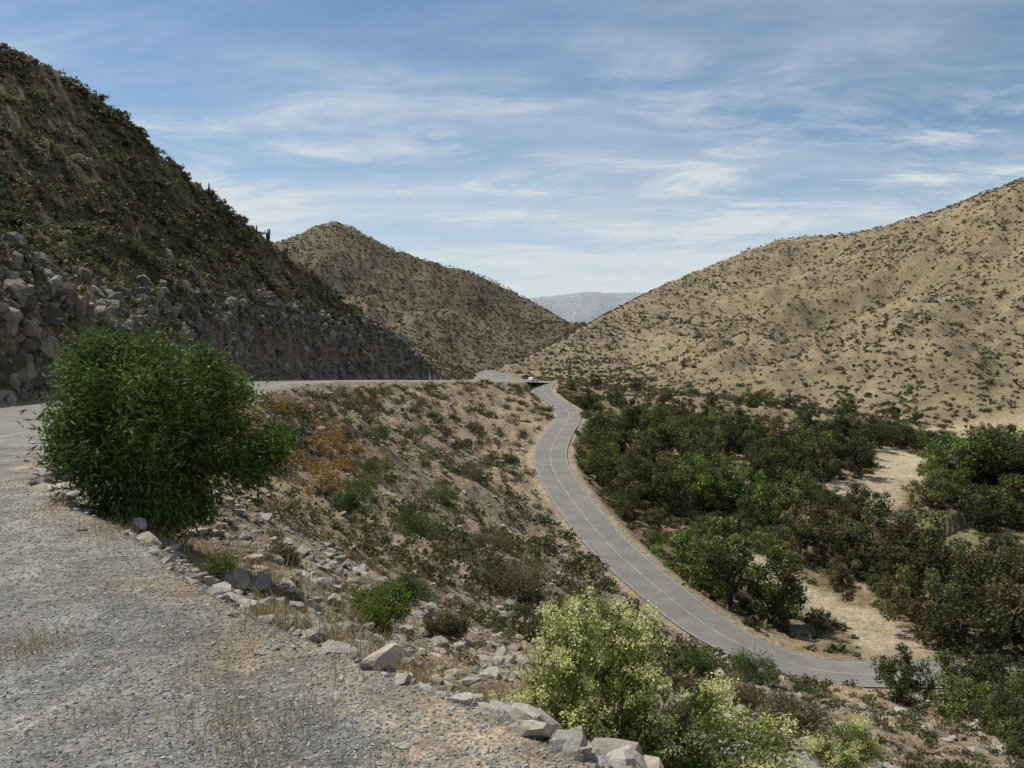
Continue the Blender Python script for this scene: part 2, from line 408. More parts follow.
def stonecol(n, a, b):
    w = rng.random(n)[:, None]
    return rng.uniform(a, b, n)[:, None]*(np.array([1, .85, .66])*(1-w)+np.array([1, .94, .84])*w)

stones = [ico(s, 2) for s in range(8)]; small = [ico(s+50, 1) for s in range(8)]
n = 80000
r = 2.6*np.exp(rng.random(n)**.9*math.log(15/2.6)); a = np.radians(rng.uniform(-44, 44, n))
x, y = r*np.sin(a), r*np.cos(a); z, J = info(x, y)
keep = (J['zone'] == 0) | ((J['zone'] == 1) & (J['dA'] < .5) & (rng.random(n) < .4))
x, y, z = x[keep], y[keep], z[keep]; n = len(x)
sz = rng.uniform(.004, .012, n)*(1+.05*np.hypot(x, y))
g_ = rng.uniform(.17, .43, n)[:, None]*np.array([1, .975, .92])
octV = np.array([[1,0,0],[-1,0,0],[0,1,0],[0,-1,0],[0,0,.6],[0,0,-.6]], float); octF = np.array([[0,2,4],[2,1,4],[1,3,4],[3,0,4],[2,0,5],[1,2,5],[3,1,5],[0,3,5]])
octs = [(octV*rng.uniform(.6, 1.2, (6, 1))+rng.normal(0, .12, (6, 3)), octF) for _ in range(10)]
scatter('gravel', octs, np.stack([x, y, z+sz*.1], 1), sz, M_peb, g_, .35)

def slope_pts(n, rmin, rmax, amin=-44, amax=44, p=1.):
    r = rmin*np.exp(rng.random(n)**p*math.log(rmax/rmin)); a = np.radians(rng.uniform(amin, amax, n))
    x, y = r*np.sin(a), r*np.cos(a); z, J = info(x, y)
    return x, y, z, J
x, y, z, J = slope_pts(115000, 3.2, 180, p=.86)
dens = .28+.72*sst(.42, .6, fbm(x/4, y/4, 91, 3)*.5+.5)
k = (J['zone'] == 1) & (J['reg'] == 0) & (J['dC'] > 4.5) & (J['dU'] > 5) & (rng.random(len(x)) < dens)
x, y, z = x[k], y[k], z[k]; n = len(x); r = np.hypot(x, y)
sz = np.minimum(.016*(1-rng.random(n))**-.62, .15)*(1+np.minimum(r, 120)*.032)
c = stonecol(n, .2, .4)
S3 = sz[:, None]*rng.uniform(.7, 1.35, (n, 3)); S3[:, 2] *= .7
big = sz > .08
scatter('scree_stones', small, np.stack([x, y, z+sz*.15], 1)[~big], S3[~big], M_rock, c[~big])
scatter('slope_rocks', stones, np.stack([x, y, z+sz*.12], 1)[big], S3[big], M_rock, c[big])
EP = []
for i in range(len(A)-1):
    if A[i, 1] > 2 and A[i, 1] < 30:
        d = np.linalg.norm(A[i+1, :2]-A[i, :2])
        for q in range(int(d*34)+1):
            t = rng.random(); p = A[i, :2]*(1-t)+A[i+1, :2]*t+rng.normal(0, .42, 2)+np.array([.45, .3])
            EP.append(p)
EP = np.array(EP); k = fbm(EP[:, 0]/.8, EP[:, 1]/.8, 150, 3) > -.12; EP = EP[k]; n = len(EP); sz = .012+.06*rng.random(n)**2.6
scatter('edge_rocks', stones, onground(EP[:, 0], EP[:, 1])+np.array([0, 0, .003]), sz[:, None]*rng.uniform(.7, 1.4, (n, 3))*np.array([1, 1, .6]), M_rock, stonecol(n, .2, .36), .2)
HR = np.array([(.0,4.95,.08),(.3,4.55,.14),(.85,4.9,.09),(.25,5.7,.08),(-1.7,8.2,.08),(-2.3,9.3,.1),(-2.7,10.6,.12),(-1.1,9.2,.1),(-.5,6.9,.09),(.9,5.5,.09),(-.7,6.5,.09),
               (-.6,8.2,.1),(-1.7,10.8,.14),(-.2,7.3,.1),(-2.6,12.6,.16),(.4,7.7,.12),(-.5,10.8,.15),(-1.1,13.5,.19),(.9,9.4,.13),(-3.7,11.6,.13),(-4.6,14.4,.18),(-2.4,15,.22),(.8,12,.16)])
scatter('boulders', stones, onground(HR[:, 0], HR[:, 1])+np.array([0, 0, .01]), HR[:, 2:3]*rng.uniform(.8, 1.25, (len(HR), 3))*np.array([1.2, 1, .65]), M_rock, stonecol(len(HR), .24, .36), .2)

# ------------------------------------------------------------ shrubs
def blob_shrubs(name, P, R, pal, nl, lsz, droop=0., mat=None, hfac=.8):
    n = len(P)
    Dr = rdir(n*nl).reshape(n, nl, 3); Dr[..., 2] = np.abs(Dr[..., 2])*1.0-.12
    ph = rng.uniform(0, 6.28, (n, 1)); az = np.arctan2(Dr[..., 1], Dr[..., 0])
    lump = 1+.22*np.sin(az*3+ph)+.15*np.sin(az*5+ph*2.3+Dr[..., 2]*4)
    rr = (rng.random((n, nl))**.45)*lump
    C = P[:, None]+Dr*rr[..., None]*R[:, None, None]*np.array([1, 1, hfac])
    C = C.reshape(-1, 3)
    ax = unit(Dr.reshape(-1, 3)*.6+rdir(n*nl)*.8+np.array([0, 0, .25-droop]))
    RL = np.repeat(R, nl)*lsz*rng.uniform(.6, 1.3, n*nl)
    V, F = leaves(C, ax, RL, RL*.55)
    pk = pal[rng.integers(0, len(pal), n)]*rng.uniform(.75, 1.25, (n, 1))
    cc = np.repeat(pk, nl, axis=0)*rng.uniform(.65, 1.35, (n*nl, 1))
    return mesh_obj(name, V, F, mat or M_leaf, np.clip(cc, .01, .6))
PG = np.array([(.085,.105,.036),(.105,.125,.044),(.12,.12,.054),(.075,.095,.034),(.145,.125,.062)])
PD = np.array([(.088,.094,.044),(.108,.108,.052),(.122,.112,.061),(.14,.117,.068)])
PB = np.array([(.18,.135,.068),(.15,.125,.062),(.21,.16,.085),(.11,.122,.045),(.24,.18,.09)])
PO = np.array([(.31,.19,.065),(.26,.17,.06),(.35,.23,.09),(.2,.145,.06)])

n = 54000; x = rng.uniform(-10, 480, n); y = rng.uniform(180, 780, n); z, J = info(x, y)
dn = .4+.6*sst(.3, .65, fbm(x/45, y/45, 101, 3)*.5+.5)
k = (J['reg'] == 3) & (x/y < .8) & (rng.random(n) < dn) & (sandmask(x, y) < .4)
sc = rng.uniform(.4, 1.15, k.sum())*np.where(rng.random(k.sum()) < .12, 1.7, 1)
blob_shrubs('hillside_shrubs', np.stack([x, y, z], 1)[k], sc, PD, 13, .5)
n = 28000; x = rng.uniform(-330, 70, n); y = rng.uniform(235, 780, n); z, J = info(x, y)
k = (J['reg'] == 2) & (x/y > -.45)
blob_shrubs('hillside_shrubs', np.stack([x, y, z], 1)[k], rng.uniform(.5, 1.3, k.sum()), PD*.9, 12, .52)
n = 30000; x = rng.uniform(-110, -15, n); y = rng.uniform(30, 225, n); z, J = info(x, y)
k = (J['reg'] == 1) & (J['dLf'] > 3.) & (rng.random(n) < .35+.65*sst(.35, .6, fbm(x/9, y/9, 102, 3)*.5+.5))
blob_shrubs('hillside_shrubs', np.stack([x, y, z], 1)[k], rng.uniform(.3, 1.0, k.sum())*np.where(rng.random(k.sum()) < .1, 1.7, 1), np.vstack([PG, PD, PD, PB[:2]]), 34, .3)
n = 24000; x = rng.uniform(-110, -15, n); y = rng.uniform(30, 225, n); z, J = info(x, y)
oc = fbm(x/13, y/13, 140, 3)
k = (J['reg'] == 1) & (((oc > .2) & (rng.random(n) < .5)) | (rng.random(n) < .14))
m = k.sum(); ock = (oc > .2)[k]
sz = .15*(1-rng.random(m))**-.5; sz = np.minimum(sz, np.where(ock, 1.3, .7))
S_ = sz[:, None]*rng.uniform(.7, 1.3, (m, 3)); S_[:, 2] *= 1.2
scatter('hillside_rocks', stones, np.stack([x, y, z], 1)[k]-sz[:, None]*np.array([0, 0, .35]), S_, M_rock, stonecol(m, .14, .24), .7)
# broken rock of the road cut
Lr = resample(Lf[(Lf[:, 1] > 20) & (Lf[:, 1] < 222)], .4); n = 13000
q = Lr[rng.integers(0, len(Lr), n)]; o_ = rng.uniform(.4, 6.5, n)
x = q[:, 0]-o_; y = q[:, 1]+rng.normal(0, 1, n); z, J = info(x, y); k = J['reg'] == 1; m = k.sum()
sz = np.minimum(.2*(1-rng.random(m))**-.5, 1.15); S_ = sz[:, None]*rng.uniform(.6, 1.2, (m, 3)); S_[:, 2] *= 1.5
cc = stonecol(m, .11, .3)
scatter('rock_cut', stones, np.stack([x, y, z], 1)[k]-sz[:, None]*np.array([0, 0, .2]), S_, M_rock, cc, .5)
n = 17000; x = rng.uniform(5, 200, n); y = rng.uniform(50, 440, n); z, J = info(x, y)
sdv = np.where(J['reg'] == 3, -1, 1)*J['dD']
k = (J['zone'] == 2) & (J['reg'] != 2) & (rng.random(n) < sst(-30, 25, sdv+20*fbm(x/12, y/12, 151, 3))) & (J['dB'] > 4.5) & (J['dU'] > 5) & (sandmask(x, y) < .3) & (greenmask(x, y) < .3) & (x/y < .75)
blob_shrubs('valley_scrub', np.stack([x, y, z], 1)[k], .3+1.1*rng.random(k.sum())**1.5, np.vstack([PB, PD, PD]), 28, .37)
x, y, z, J = slope_pts(9000, 14, 95, p=.75)
dn = sst(.42, .62, fbm(x/7, y/7, 103, 3)*.5+.5)
low = sst(9, 30, x+.05*y)
k = (J['zone'] == 1) & (J['reg'] == 0) & (J['dC'] > 4.2) & (J['dU'] > 5) & (rng.random(len(x)) < np.maximum(.05+dn*.3*sst(20, 35, y), low*.8))
x, y, z = x[k], y[k], z[k]; r = np.hypot(x, y); n = len(x)
R = rng.uniform(.12, .36, n)*(1+np.minimum(r, 90)*.016)
nearb = r < 34
blob_shrubs('embankment_scrub', np.stack([x, y, z], 1)[nearb], R[nearb], np.vstack([PB, PB, PG]), 320, .085)
blob_shrubs('embankment_scrub', np.stack([x, y, z], 1)[~nearb], R[~nearb], np.vstack([PB, PB, PG]), 90, .17)
n = 6000; x = rng.uniform(-32, 14, n); y = rng.uniform(30, 270, n); z, J = info(x, y)
dn = sst(.4, .58, fbm((x+y*.35)/4.5, y/16, 104, 3)*.5+.5)
k = (J['zone'] == 1) & (J['reg'] == 0) & (J['dC'] > 4.2) & (J['dA'] > 1.5) & (rng.random(n) < .12+.62*dn)
m = k.sum(); R = .24+1.45*rng.random(m)**2.1
blob_shrubs('embankment_scrub', np.stack([x, y, z], 1)[k], R, np.vstack([PB, PG, PG*.85, PD]), 130, .14)
n = 190; x = rng.uniform(-22, -10, n); y = rng.uniform(40, 95, n); z, J = info(x, y); k = (J['zone'] == 1) & (J['dA'] > .6) & (J['dA'] < 8)
blob_shrubs('ochre_bushes', np.stack([x, y, z], 1)[k], rng.uniform(.4, 1.25, k.sum()), PO, 260, .1, hfac=1.1)

def grass(name, P, H, nb, cols, spread=.12, w=.004):
    n = len(P); Q = np.repeat(P, nb, axis=0)+np.c_[rng.normal(0, spread, (n*nb, 2)), np.zeros(n*nb)]
    Q[:, 2] = height(Q[:, 0], Q[:, 1])
    h = np.repeat(H, nb)*rng.uniform(.4, 1.2, n*nb)
    lean = rng.normal(0, .45, (n*nb, 2))
    tip = Q+np.c_[lean*h[:, None], h]
    mid = Q+np.c_[lean*h[:, None]*.3, h*.6]
    s = rdir(n*nb); s[:, 2] = 0; s = unit(s)*w*(1+np.hypot(Q[:, 0], Q[:, 1])*.08)[:, None]
    V2 = np.stack([mid-s*.8, mid+s*.8, tip+s*.15, tip-s*.15], 1).reshape(-1, 3)
    V1 = np.stack([Q-s, Q+s, mid+s*.8, mid-s*.8], 1).reshape(-1, 3)
    V = np.vstack([V1, V2]); F = np.arange(len(V)).reshape(-1, 4)
    c = np.array(cols)[rng.integers(0, len(cols), n*nb)]*rng.uniform(.7, 1.2, (n*nb, 1))
    return mesh_obj(name, V, F, M_leaf, np.vstack([c, c]))
straw = [(.42,.32,.16),(.5,.4,.22),(.36,.27,.13),(.3,.24,.12)]
gx = np.array([-1.35,-1.25,-1.1,-1.5,-1.2,-3.0,-2.85,-2.9,-1.0,-4.4,-4.7,-4.1,-3.9,-5.6,-1.7,-.9]); gy = np.array([3.75,3.6,3.9,3.85,3.5,4.9,5.0,4.8,3.7,8.4,8.6,8.2,7.9,9.6,4.6,4.3])
grass('dry_grass', onground(gx, gy), np.full(len(gx), .13), 40, straw, .1, .0013)
x, y, z, J = slope_pts(3600, 5, 60); k = (J['zone'] == 1) & (fbm(x/3, y/3, 111, 3) > -.02)
grass('dry_grass', np.stack([x, y, z], 1)[k], rng.uniform(.08, .26, k.sum()), 20, straw, .12, .0022)
x, y, z, J = slope_pts(900, 3.2, 14); k = (J['zone'] == 0) & (fbm(x/1.5, y/1.5, 112, 3) > .12)
grass('dry_grass', np.stack([x, y, z], 1)[k], rng.uniform(.02, .06, k.sum()), 12, straw, .07, .0015)

# ------------------------------------------------------------ bushes with branches
def bush(name, loc, rx, ry, h, nclump, nleaf, L, W, pal, crad=.2, droop=.2, zc=.55, stems=6, bark=(.16,.12,.08), flowers=None, lobes=None, sink=.05, low=.15):
    acc = Acc(); base = np.array([0, 0, -sink])
    C = []
    if lobes is None: lobes = [(0, 0, zc*h, rx, ry, h*(1-zc), 1.)]
    wts = np.array([l[6] for l in lobes]); wts = wts/wts.sum()
    while len(C) < nclump:
        l = lobes[rng.choice(len(lobes), p=wts)]
        d = rng.normal(size=3); d /= np.linalg.norm(d); q = rng.random()**.4
        p = np.array([l[0]+d[0]*q*l[3], l[1]+d[1]*q*l[4], l[2]+d[2]*q*l[5]])
        if p[2] > low*h*.4: C.append(p)
    C = np.array(C)
    ms = []
    for s in range(stems):
        a = 6.283*s/stems+rng.uniform(-.4, .4); e = np.array([math.cos(a)*rx*.4, math.sin(a)*ry*.4, h*rng.uniform(.35, .55)])
        P, R = branch(base+np.array([math.cos(a), math.sin(a), 0])*.05, e, .028*h**.5, .014*h**.5, 5, 0, .06)
        v, f = tube(P, R); acc.add(v, f, bark); ms.append(P)
    allm = np.vstack(ms)
    for c in C:
        i = np.argmin(np.linalg.norm(allm-c*np.array([.8, .8, .7]), axis=1))
        P, R = branch(allm[i], c, .012*h**.5, .003, 4, .06, .05)
        v, f = tube(P, R, 4); acc.add(v, f, bark)
    per = nleaf//nclump
    cr = crad*rng.uniform(.6, 1.35, nclump)
    off = rng.normal(size=(nclump, per, 3))*.52*cr[:, None, None]
    ctr = (C[:, None]+off).reshape(-1, 3)
    outw = unit(C-np.array([0, 0, h*.3])); outw = np.repeat(outw, per, axis=0)
    ax = unit(outw*.5+rdir(len(ctr))*.6+np.array([0, 0, -droop+.25]))
    ctr[:, 2] = np.maximum(ctr[:, 2], .03)
    v, f = leaves(ctr, ax, L*rng.uniform(.6, 1.3, len(ctr)), W*rng.uniform(.7, 1.3, len(ctr)))
    pal = np.array(pal); pc = np.repeat(pal[rng.integers(0, len(pal), nclump)]*rng.uniform(.75, 1.25, (nclump, 1)), per, axis=0)
    acc.add(v, f, np.clip(pc*rng.uniform(.7, 1.3, (len(ctr), 1)), .01, .6))
    if flowers:
        nf, fr, fc = flowers
        m = C[np.argsort(-(C[:, 2]+.6*np.linalg.norm(C[:, :2], axis=1)+rng.normal(0, .12, nclump)))][:max(4, int(nclump*.75))]
        fcn = m[rng.integers(0, len(m), nf)]; o = unit(fcn-np.array([0, 0, h*.3])); fcn = fcn+o*crad*rng.uniform(.6, 1.2, (nf, 1))+rng.normal(0, crad*.4, (nf, 3))
        q = 40; g = np.repeat(fcn, q, axis=0)+rng.normal(0, fr, (nf*q, 3))*np.array([1, 1, .8])
        v, f = leaves(g, rdir(len(g)), .012, .008); acc.add(v, f, np.array(fc)*rng.uniform(.75, 1.15, (len(g), 1)))
    V, F, Cc = acc.get()
    o = mesh_obj(name, V, F, M_leaf, Cc)
    o.location = (loc[0], loc[1], float(height(np.array([loc[0]]), np.array([loc[1]]))[0]))
    return o
bush('pepper_tree_bush', (-4.85, 10.9), 1.7, 1.5, 3.0, 135, 44000, .06, .013, [(.11,.165,.034),(.088,.14,.028),(.14,.195,.046),(.065,.105,.023)],
     .32, .55, stems=8, lobes=[(-.25,0,1.75,1.15,1.2,1.1,1.),(.4,0,1.9,.9,.9,.9,.5),(1.15,-.1,1.3,.6,.6,.5,.25),(-1.1,.1,1.6,.5,.7,.55,.15),(0,-.2,.9,.95,.9,.7,.5),(.05,-.3,.4,.75,.7,.4,.3)])
bush('flowering_bush', (.76, 6.25), 1.05, .8, 1.9, 170, 36000, .026, .0092, [(.18,.23,.052),(.22,.265,.065),(.115,.155,.038)], .17, .1, stems=9,
     flowers=(620, .031, (.72,.70,.33)), lobes=[(-.1,.1,1.42,.66,.6,.58,1.),(.7,-.15,.95,.6,.5,.5,.65),(-.68,0,1.0,.34,.3,.35,.3),(.1,-.1,.75,.85,.5,.6,1.1),(.35,-.2,.4,.85,.5,.4,.6)])
bush('flowering_bush', (5.2, 12.4), .5, .5, 1.0, 34, 7000, .027, .0095, [(.19,.24,.06),(.21,.26,.07)], .14, .1, flowers=(140, .034, (.72,.70,.33)))
bush('green_bush', (-2.05, 12.2), .46, .46, .95, 36, 8000, .032, .009, [(.14,.19,.04),(.18,.23,.05)], .15, 0.)
bush('green_bush', (-.15, 8.7), .36, .36, .6, 30, 5000, .024, .008, [(.13,.14,.05),(.18,.16,.07),(.11,.13,.05)], .12, 0.)
bush('green_bush', (-3.05, 8.2), .22, .2, .3, 16, 1800, .02, .006, [(.17,.19,.05),(.2,.2,.07)], .08, 0.)
bush('green_bush', (1.1, 4.75), .3, .25, .3, 20, 2500, .02, .005, [(.15,.18,.05),(.18,.2,.06)], .08, 0.)
for (bx, by, br, bh, pl) in [(-6, 50, 1.9, 2.1, 0), (.2, 42, 1.8, 1.9, 1), (-8.5, 43, 1.1, 1.3, 0), (5.5, 62, 2.0, 2.2, 0), (8.5, 66, 1.7, 1.8, 1), (-11, 57, 1.6, 1.8, 0), (-2, 68, 2, 2, 1),
                             (-12.5, 38, 1.0, 1.2, 0), (-14, 45, 1.2, 1.4, 1), (-17, 58, 1.4, 1.5, 0), (4, 33, 1.1, 1.2, 1), (9.2, 40, 1.3, 1.4, 0), (8, 27, .9, .9, 1), (12, 34, 1.2, 1.2, 1), (14, 46, 1.5, 1.5, 0),(2.5,22,.7,.7,1),(6.8,19,.7,.7,1),
                             (-3.2,24,.6,.7,0),(-1.5,18,.5,.5,1),(-6,20,.6,.7,1),(1.5,14,.45,.5,0),(3.4,15,.5,.5,1),(9,15.5,.6,.6,0),(11,20,.8,.8,1),(-13,75,1.8,1.9,0),(-8,88,2,2,0),(-16,95,1.8,1.9,0),(-5,105,2,2.1,1),(-14,120,2,2.1,0)]:
    bush('hillside_bush', (bx, by), br, br, bh, 34, 5000, min(.07, .05+br*.01)*min(1, br+.2), .028*min(1, br), [[(.09,.125,.038),(.115,.15,.045)], [(.17,.135,.07),(.13,.125,.055),(.19,.145,.085)]][pl], br*.3, 0.)
x = []
for i in range(0, len(Ur), 1):
    if 40 < Ur[i, 1] < 235:
        for q in range(16):
            t = rng.random(); p = Ur[i]*(1-t)+Ur[min(i+1, len(Ur)-1)]*t; x.append((p[0]+rng.uniform(1.2, 4.5), p[1]+rng.normal(0, 1.5)))
x = np.array(x); blob_shrubs('roadside_scrub', onground(x[:, 0], x[:, 1]), .15+.7*rng.random(len(x))**2, np.vstack([PB, PO, PG, PG]), 110, .15)

# ------------------------------------------------------------ trees
def tree_mesh(name, seed, pal, nclump=40, nleaf=4200, wide=.5, browny=0.):
    r = np.random.default_rng(seed); acc = Acc(); C = []
    while len(C) < nclump:
        d = r.normal(size=3); d /= np.linalg.norm(d); q = r.random()**.42
        p = np.array([d[0]*q*wide, d[1]*q*wide, .47+d[2]*q*.46])
        if p[2] > .05: C.append(p)
    C = np.array(C); C[:, 2] += .07*np.sin(C[:, 0]*9+seed)*np.cos(C[:, 1]*8)
    bark = (.10, .075, .05)
    P = np.array([[0, 0, -.06], [.01, .0, .1], [.02, .01, .22], [.01, .02, .36]]); v, f = tube(P, [.035, .028, .024, .016], 7); acc.add(v, f, bark)
    lim = []
    for s in range(6):
        a = 6.283*s/6+r.uniform(-.3, .3); e = np.array([math.cos(a)*wide*.5, math.sin(a)*wide*.5, r.uniform(.4, .7)])
        Pb, R = branch(P[1+s % 3], e, .018, .007, 5, .05, .05); v, f = tube(Pb, R, 5); acc.add(v, f, bark); lim.append(Pb)
    lim = np.vstack(lim)
    for c in C:
        i = np.argmin(np.linalg.norm(lim-c, axis=1)); Pb, R = branch(lim[i], c, .006, .002, 3, .05, .03); v, f = tube(Pb, R, 4); acc.add(v, f, bark)
    per = nleaf//nclump; cr = r.uniform(.07, .15, nclump)
    dd = r.normal(size=(nclump, per, 3)); dd /= np.linalg.norm(dd, axis=2)[..., None]
    off = dd*(r.random((nclump, per, 1))**.4)*cr[:, None, None]*np.array([1, 1, .95])
    ctr = (C[:, None]+off).reshape(-1, 3)
    ctr[:, 2] = np.maximum(ctr[:, 2], .01)
    ax = unit(rdir(len(ctr))*.8+dd.reshape(-1, 3)*.5+np.array([0, 0, -.35]))
    v, f = leaves(ctr, ax, .024*r.uniform(.6, 1.3, len(ctr)), .012*r.uniform(.7, 1.3, len(ctr)))
    pal = np.array(pal); pc = pal[r.integers(0, len(pal), nclump)]*r.uniform(.7, 1.3, (nclump, 1))
    if browny:
        b = r.random(nclump) < browny; pc[b] = np.array([.15,.118,.052])*r.uniform(.7, 1.2, (b.sum(), 1))
    pc = np.repeat(pc, per, axis=0)*r.uniform(.65, 1.35, (len(ctr), 1))
    acc.add(v, f, np.clip(pc, .01, .5))
    V, F, Cc = acc.get(); return make_mesh(name, V, F, M_tree, Cc)
GD = [(.080,.090,.034),(.095,.105,.038),(.070,.078,.03)]
GG = [(.102,.126,.036),(.118,.142,.042),(.088,.108,.032)]
GB = [(.142,.188,.045),(.158,.204,.05),(.122,.16,.042)]
T_dark = [tree_mesh('tree_dark', 1, GD), tree_mesh('tree_dark', 2, GD+GG, wide=.6), tree_mesh('tree_dark', 12, GD, nclump=26, wide=.4)]
T_green = [tree_mesh('tree_green', 3, GG), tree_mesh('tree_green', 4, GG+GB, wide=.56), tree_mesh('tree_green', 13, GG, nclump=26, wide=.4)]
T_brown = [tree_mesh('tree_brown', 5, GD, browny=.35), tree_mesh('tree_brown', 6, GG+GD, browny=.45, wide=.56), tree_mesh('tree_brown', 7, GD, nclump=28, browny=.6)]
T_bright = [tree_mesh('tree_bright', 8, GB, wide=.6), tree_mesh('tree_bright', 9, GB+GG, wide=.55)]
grove = bpy.data.objects.new('valley_tree_grove', None); link(grove)
def put_tree(me, x, y, h, name='tree', parent=None, z=None):
    o = link(bpy.data.objects.new(name, me))
    if z is None: z = float(height(np.array([x]), np.array([y]))[0])
    o.location = (x, y, z-.1); o.scale = (h*rng.uniform(.8, 1.25), h*rng.uniform(.8, 1.25), h); o.rotation_euler = (0, 0, rng.uniform(0, 6.28))
    if parent: o.parent = parent
    return o
cand = np.stack([rng.uniform(10, 150, 11000), rng.uniform(72, 290, 11000)], 1)
x, y = cand[:, 0], cand[:, 1]; z, J = info(x, y)
edge = 200-.28*np.maximum(x-35, 0)
ok = (J['zone'] == 2) & (J['reg'] == 0) & (J['dC'] > 6.5+1.5*rng.random(len(x))) & (sandmask(x, y) < .15) & (greenmask(x, y) < .15) & (x/y < .8)
ok &= (y < edge+60*fbm(x/20, y/30, 121, 3)) | ((rng.random(len(x)) < .03) & (y < 285))
ok &= ~((np.abs(x-.405*y) < 3.6) & (y < 100) & (y > 71))
ok &= ~((x > .44*y) & (x < .60*y) & (y > 112) & (y < 200) & (fbm(x/8, y/8, 122, 2) > -.35))
ok &= fbm(x/11, y/11, 123, 3) > -.3
pts = np.zeros((0, 2)); zs = []
for i in np.where(ok)[0]:
    p = cand[i]; sp_ = rng.choice([3.4, 4.8, 6.2])
    if len(pts) == 0 or np.min(((pts-p)**2).sum(1)) > sp_**2: pts = np.vstack([pts, p]); zs.append(z[i])
print('trees', len(pts))
cl = fbm(pts[:, 0]/16, pts[:, 1]/16, 131, 3)
for p, c, zz_ in zip(pts, cl, zs):
    u = rng.random(); px = p[0]/p[1]
    if px > .36 and p[1] < 125: L_ = T_brown if u < .55 else T_dark
    elif c > .12: L_ = T_brown if u < .45 else T_dark
    elif c < -.1: L_ = T_green if u < .65 else T_bright
    else: L_ = T_dark if u < .45 else (T_green if u < .8 else T_brown)
    h_ = 3.2+7*rng.random()**1.4
    if p[1] > 195: h_ *= .7
    put_tree(L_[rng.integers(len(L_))], p[0], p[1], h_, 'grove_tree', grove, zz_)
for (tx, ty, th, T) in [(80,146,11,T_bright[0]),(87,150,12,T_bright[1]),(94,152,12,T_bright[0]),(97,146,10,T_bright[1]),(76,128,7,T_dark[0]),(84,132,8,T_green[0]),
                        (29.5,60,4.5,T_green[0]),(34,57,4.5,T_dark[1]),(33,50,4,T_green[1]),(38,56,5,T_green[0]),(40,50,5,T_dark[0]),(43,60,5.5,T_brown[1]),(37,63,5,T_dark[1]),(31,54,3.5,T_green[1]),
                        (27.5,44,3.2,T_dark[1]),(30,46,4,T_green[0]),(26,40,3,T_green[1]),(24,36,2.6,T_dark[0]),(29,41,3.6,T_brown[0]),
                        (88,196,8,T_dark[0]),(95,205,8,T_dark[1]),(102,212,9,T_dark[0]),(92,214,8,T_green[0]),(100,222,8,T_dark[1]),(110,205,7,T_green[0]),(107,172,8,T_green[1]),(112,180,8,T_dark[1]),(118,176,7,T_dark[1])]:
    put_tree(T, tx, ty, th, 'pepper_tree')

# ------------------------------------------------------------ columnar cacti on the ridge
M_cac = rough_mat('cactus_skin', (.07,.085,.04), n1=3, n2=20)
for (cx, cy, ch) in [(-58,155,2.8),(-56,157.5,2.2),(-52,163,2.6),(-50.5,166,2.8),(-48,171,2.0),(-44,176,2.2)]:
    acc = Acc()
    for s in range(rng.integers(2, 5)):
        a = rng.uniform(0, 6.28); l = ch*rng.uniform(.55, 1)
        P = np.array([[0, 0, -.3], [math.cos(a)*.35, math.sin(a)*.35, .5], [math.cos(a)*.45, math.sin(a)*.45, l*.6], [math.cos(a)*.45, math.sin(a)*.45, l*.95], [math.cos(a)*.45, math.sin(a)*.45, l]])
        v, f = tube(P, [.12, .16, .17, .13, .03], 10)
        k_ = np.arange(len(v)) % 2 == 0; ctr = np.repeat(P, 10, axis=0); v[k_] = ctr[k_]+(v[k_]-ctr[k_])*.75
        acc.add(v, f, (.07, .09, .04))
    V, F, C = acc.get(); o = mesh_obj('columnar_cactus', V, F, M_cac)
    o.location = (cx, cy, float(height(np.array([cx]), np.array([cy]))[0]))

# ------------------------------------------------------------ small car
def car(name, x, y, z, rot, paint):
    root = link(bpy.data.objects.new(name, None)); root.location = (x, y, z); root.rotation_euler = (0, 0, rot)
    def prof(nm, pts, w, wt, mat, z0=0):
        bm = bmesh.new(); Ls = []
        for s in (-1, 1): Ls.append([bm.verts.new((px, s*(w if pz < wt else w*.88), pz)) for px, pz in pts])
        n_ = len(pts)
        bm.faces.new(Ls[0]); bm.faces.new(Ls[1][::-1])
        for i in range(n_): bm.faces.new((Ls[0][i], Ls[1][i], Ls[1][(i+1) % n_], Ls[0][(i+1) % n_]))
        bmesh.ops.recalc_face_normals(bm, faces=bm.faces[:])
        bmesh.ops.bevel(bm, geom=bm.edges[:], offset=.03, segments=2, affect='EDGES')
        m = bpy.data.meshes.new(nm); bm.to_mesh(m); bm.free(); m.materials.append(mat)
        o = link(bpy.data.objects.new(nm, m)); o.parent = root
    prof('body', [(-2.2,.35),(-2.25,.75),(-2.15,1.05),(-.9,1.1),(1.0,1.08),(2.0,.98),(2.25,.75),(2.22,.35)], .9, 5, paint)
    prof('roof', [(-2.0,1.05),(-1.75,1.6),(-.6,1.72),(.4,1.68),(1.1,1.05)], .84, 1.5, paint)
    G = plain_mat('car_glass', (.04,.05,.06), .1)
    prof('side_glass', [(-1.6,1.15),(-1.45,1.5),(.25,1.5),(.62,1.15)], .87, 1.3, G)
    prof('windscreen', [(.42,1.55),(.5,1.55),(1.06,1.14),(.98,1.12)], .72, 1.9, G)
    for sx in (-1.4, 1.4):
        for sy in (-.82, .82):
            bm = bmesh.new(); bmesh.ops.create_cone(bm, cap_ends=True, segments=20, radius1=.35, radius2=.35, depth=.22)
            bmesh.ops.rotate(bm, verts=bm.verts, cent=(0, 0, 0), matrix=Matrix.Rotation(math.pi/2, 3, 'X'))
            m = bpy.data.meshes.new('wheel'); bm.to_mesh(m); bm.free(); m.materials.append(plain_mat('tyre', (.02,.02,.02), .8))
            o = link(bpy.data.objects.new('wheel', m)); o.location = (sx, sy, .35); o.parent = root
cxx, cyy = 7.0, 266.5
dU_, _, zU_ = near(U, np.array([cxx]), np.array([cyy]))
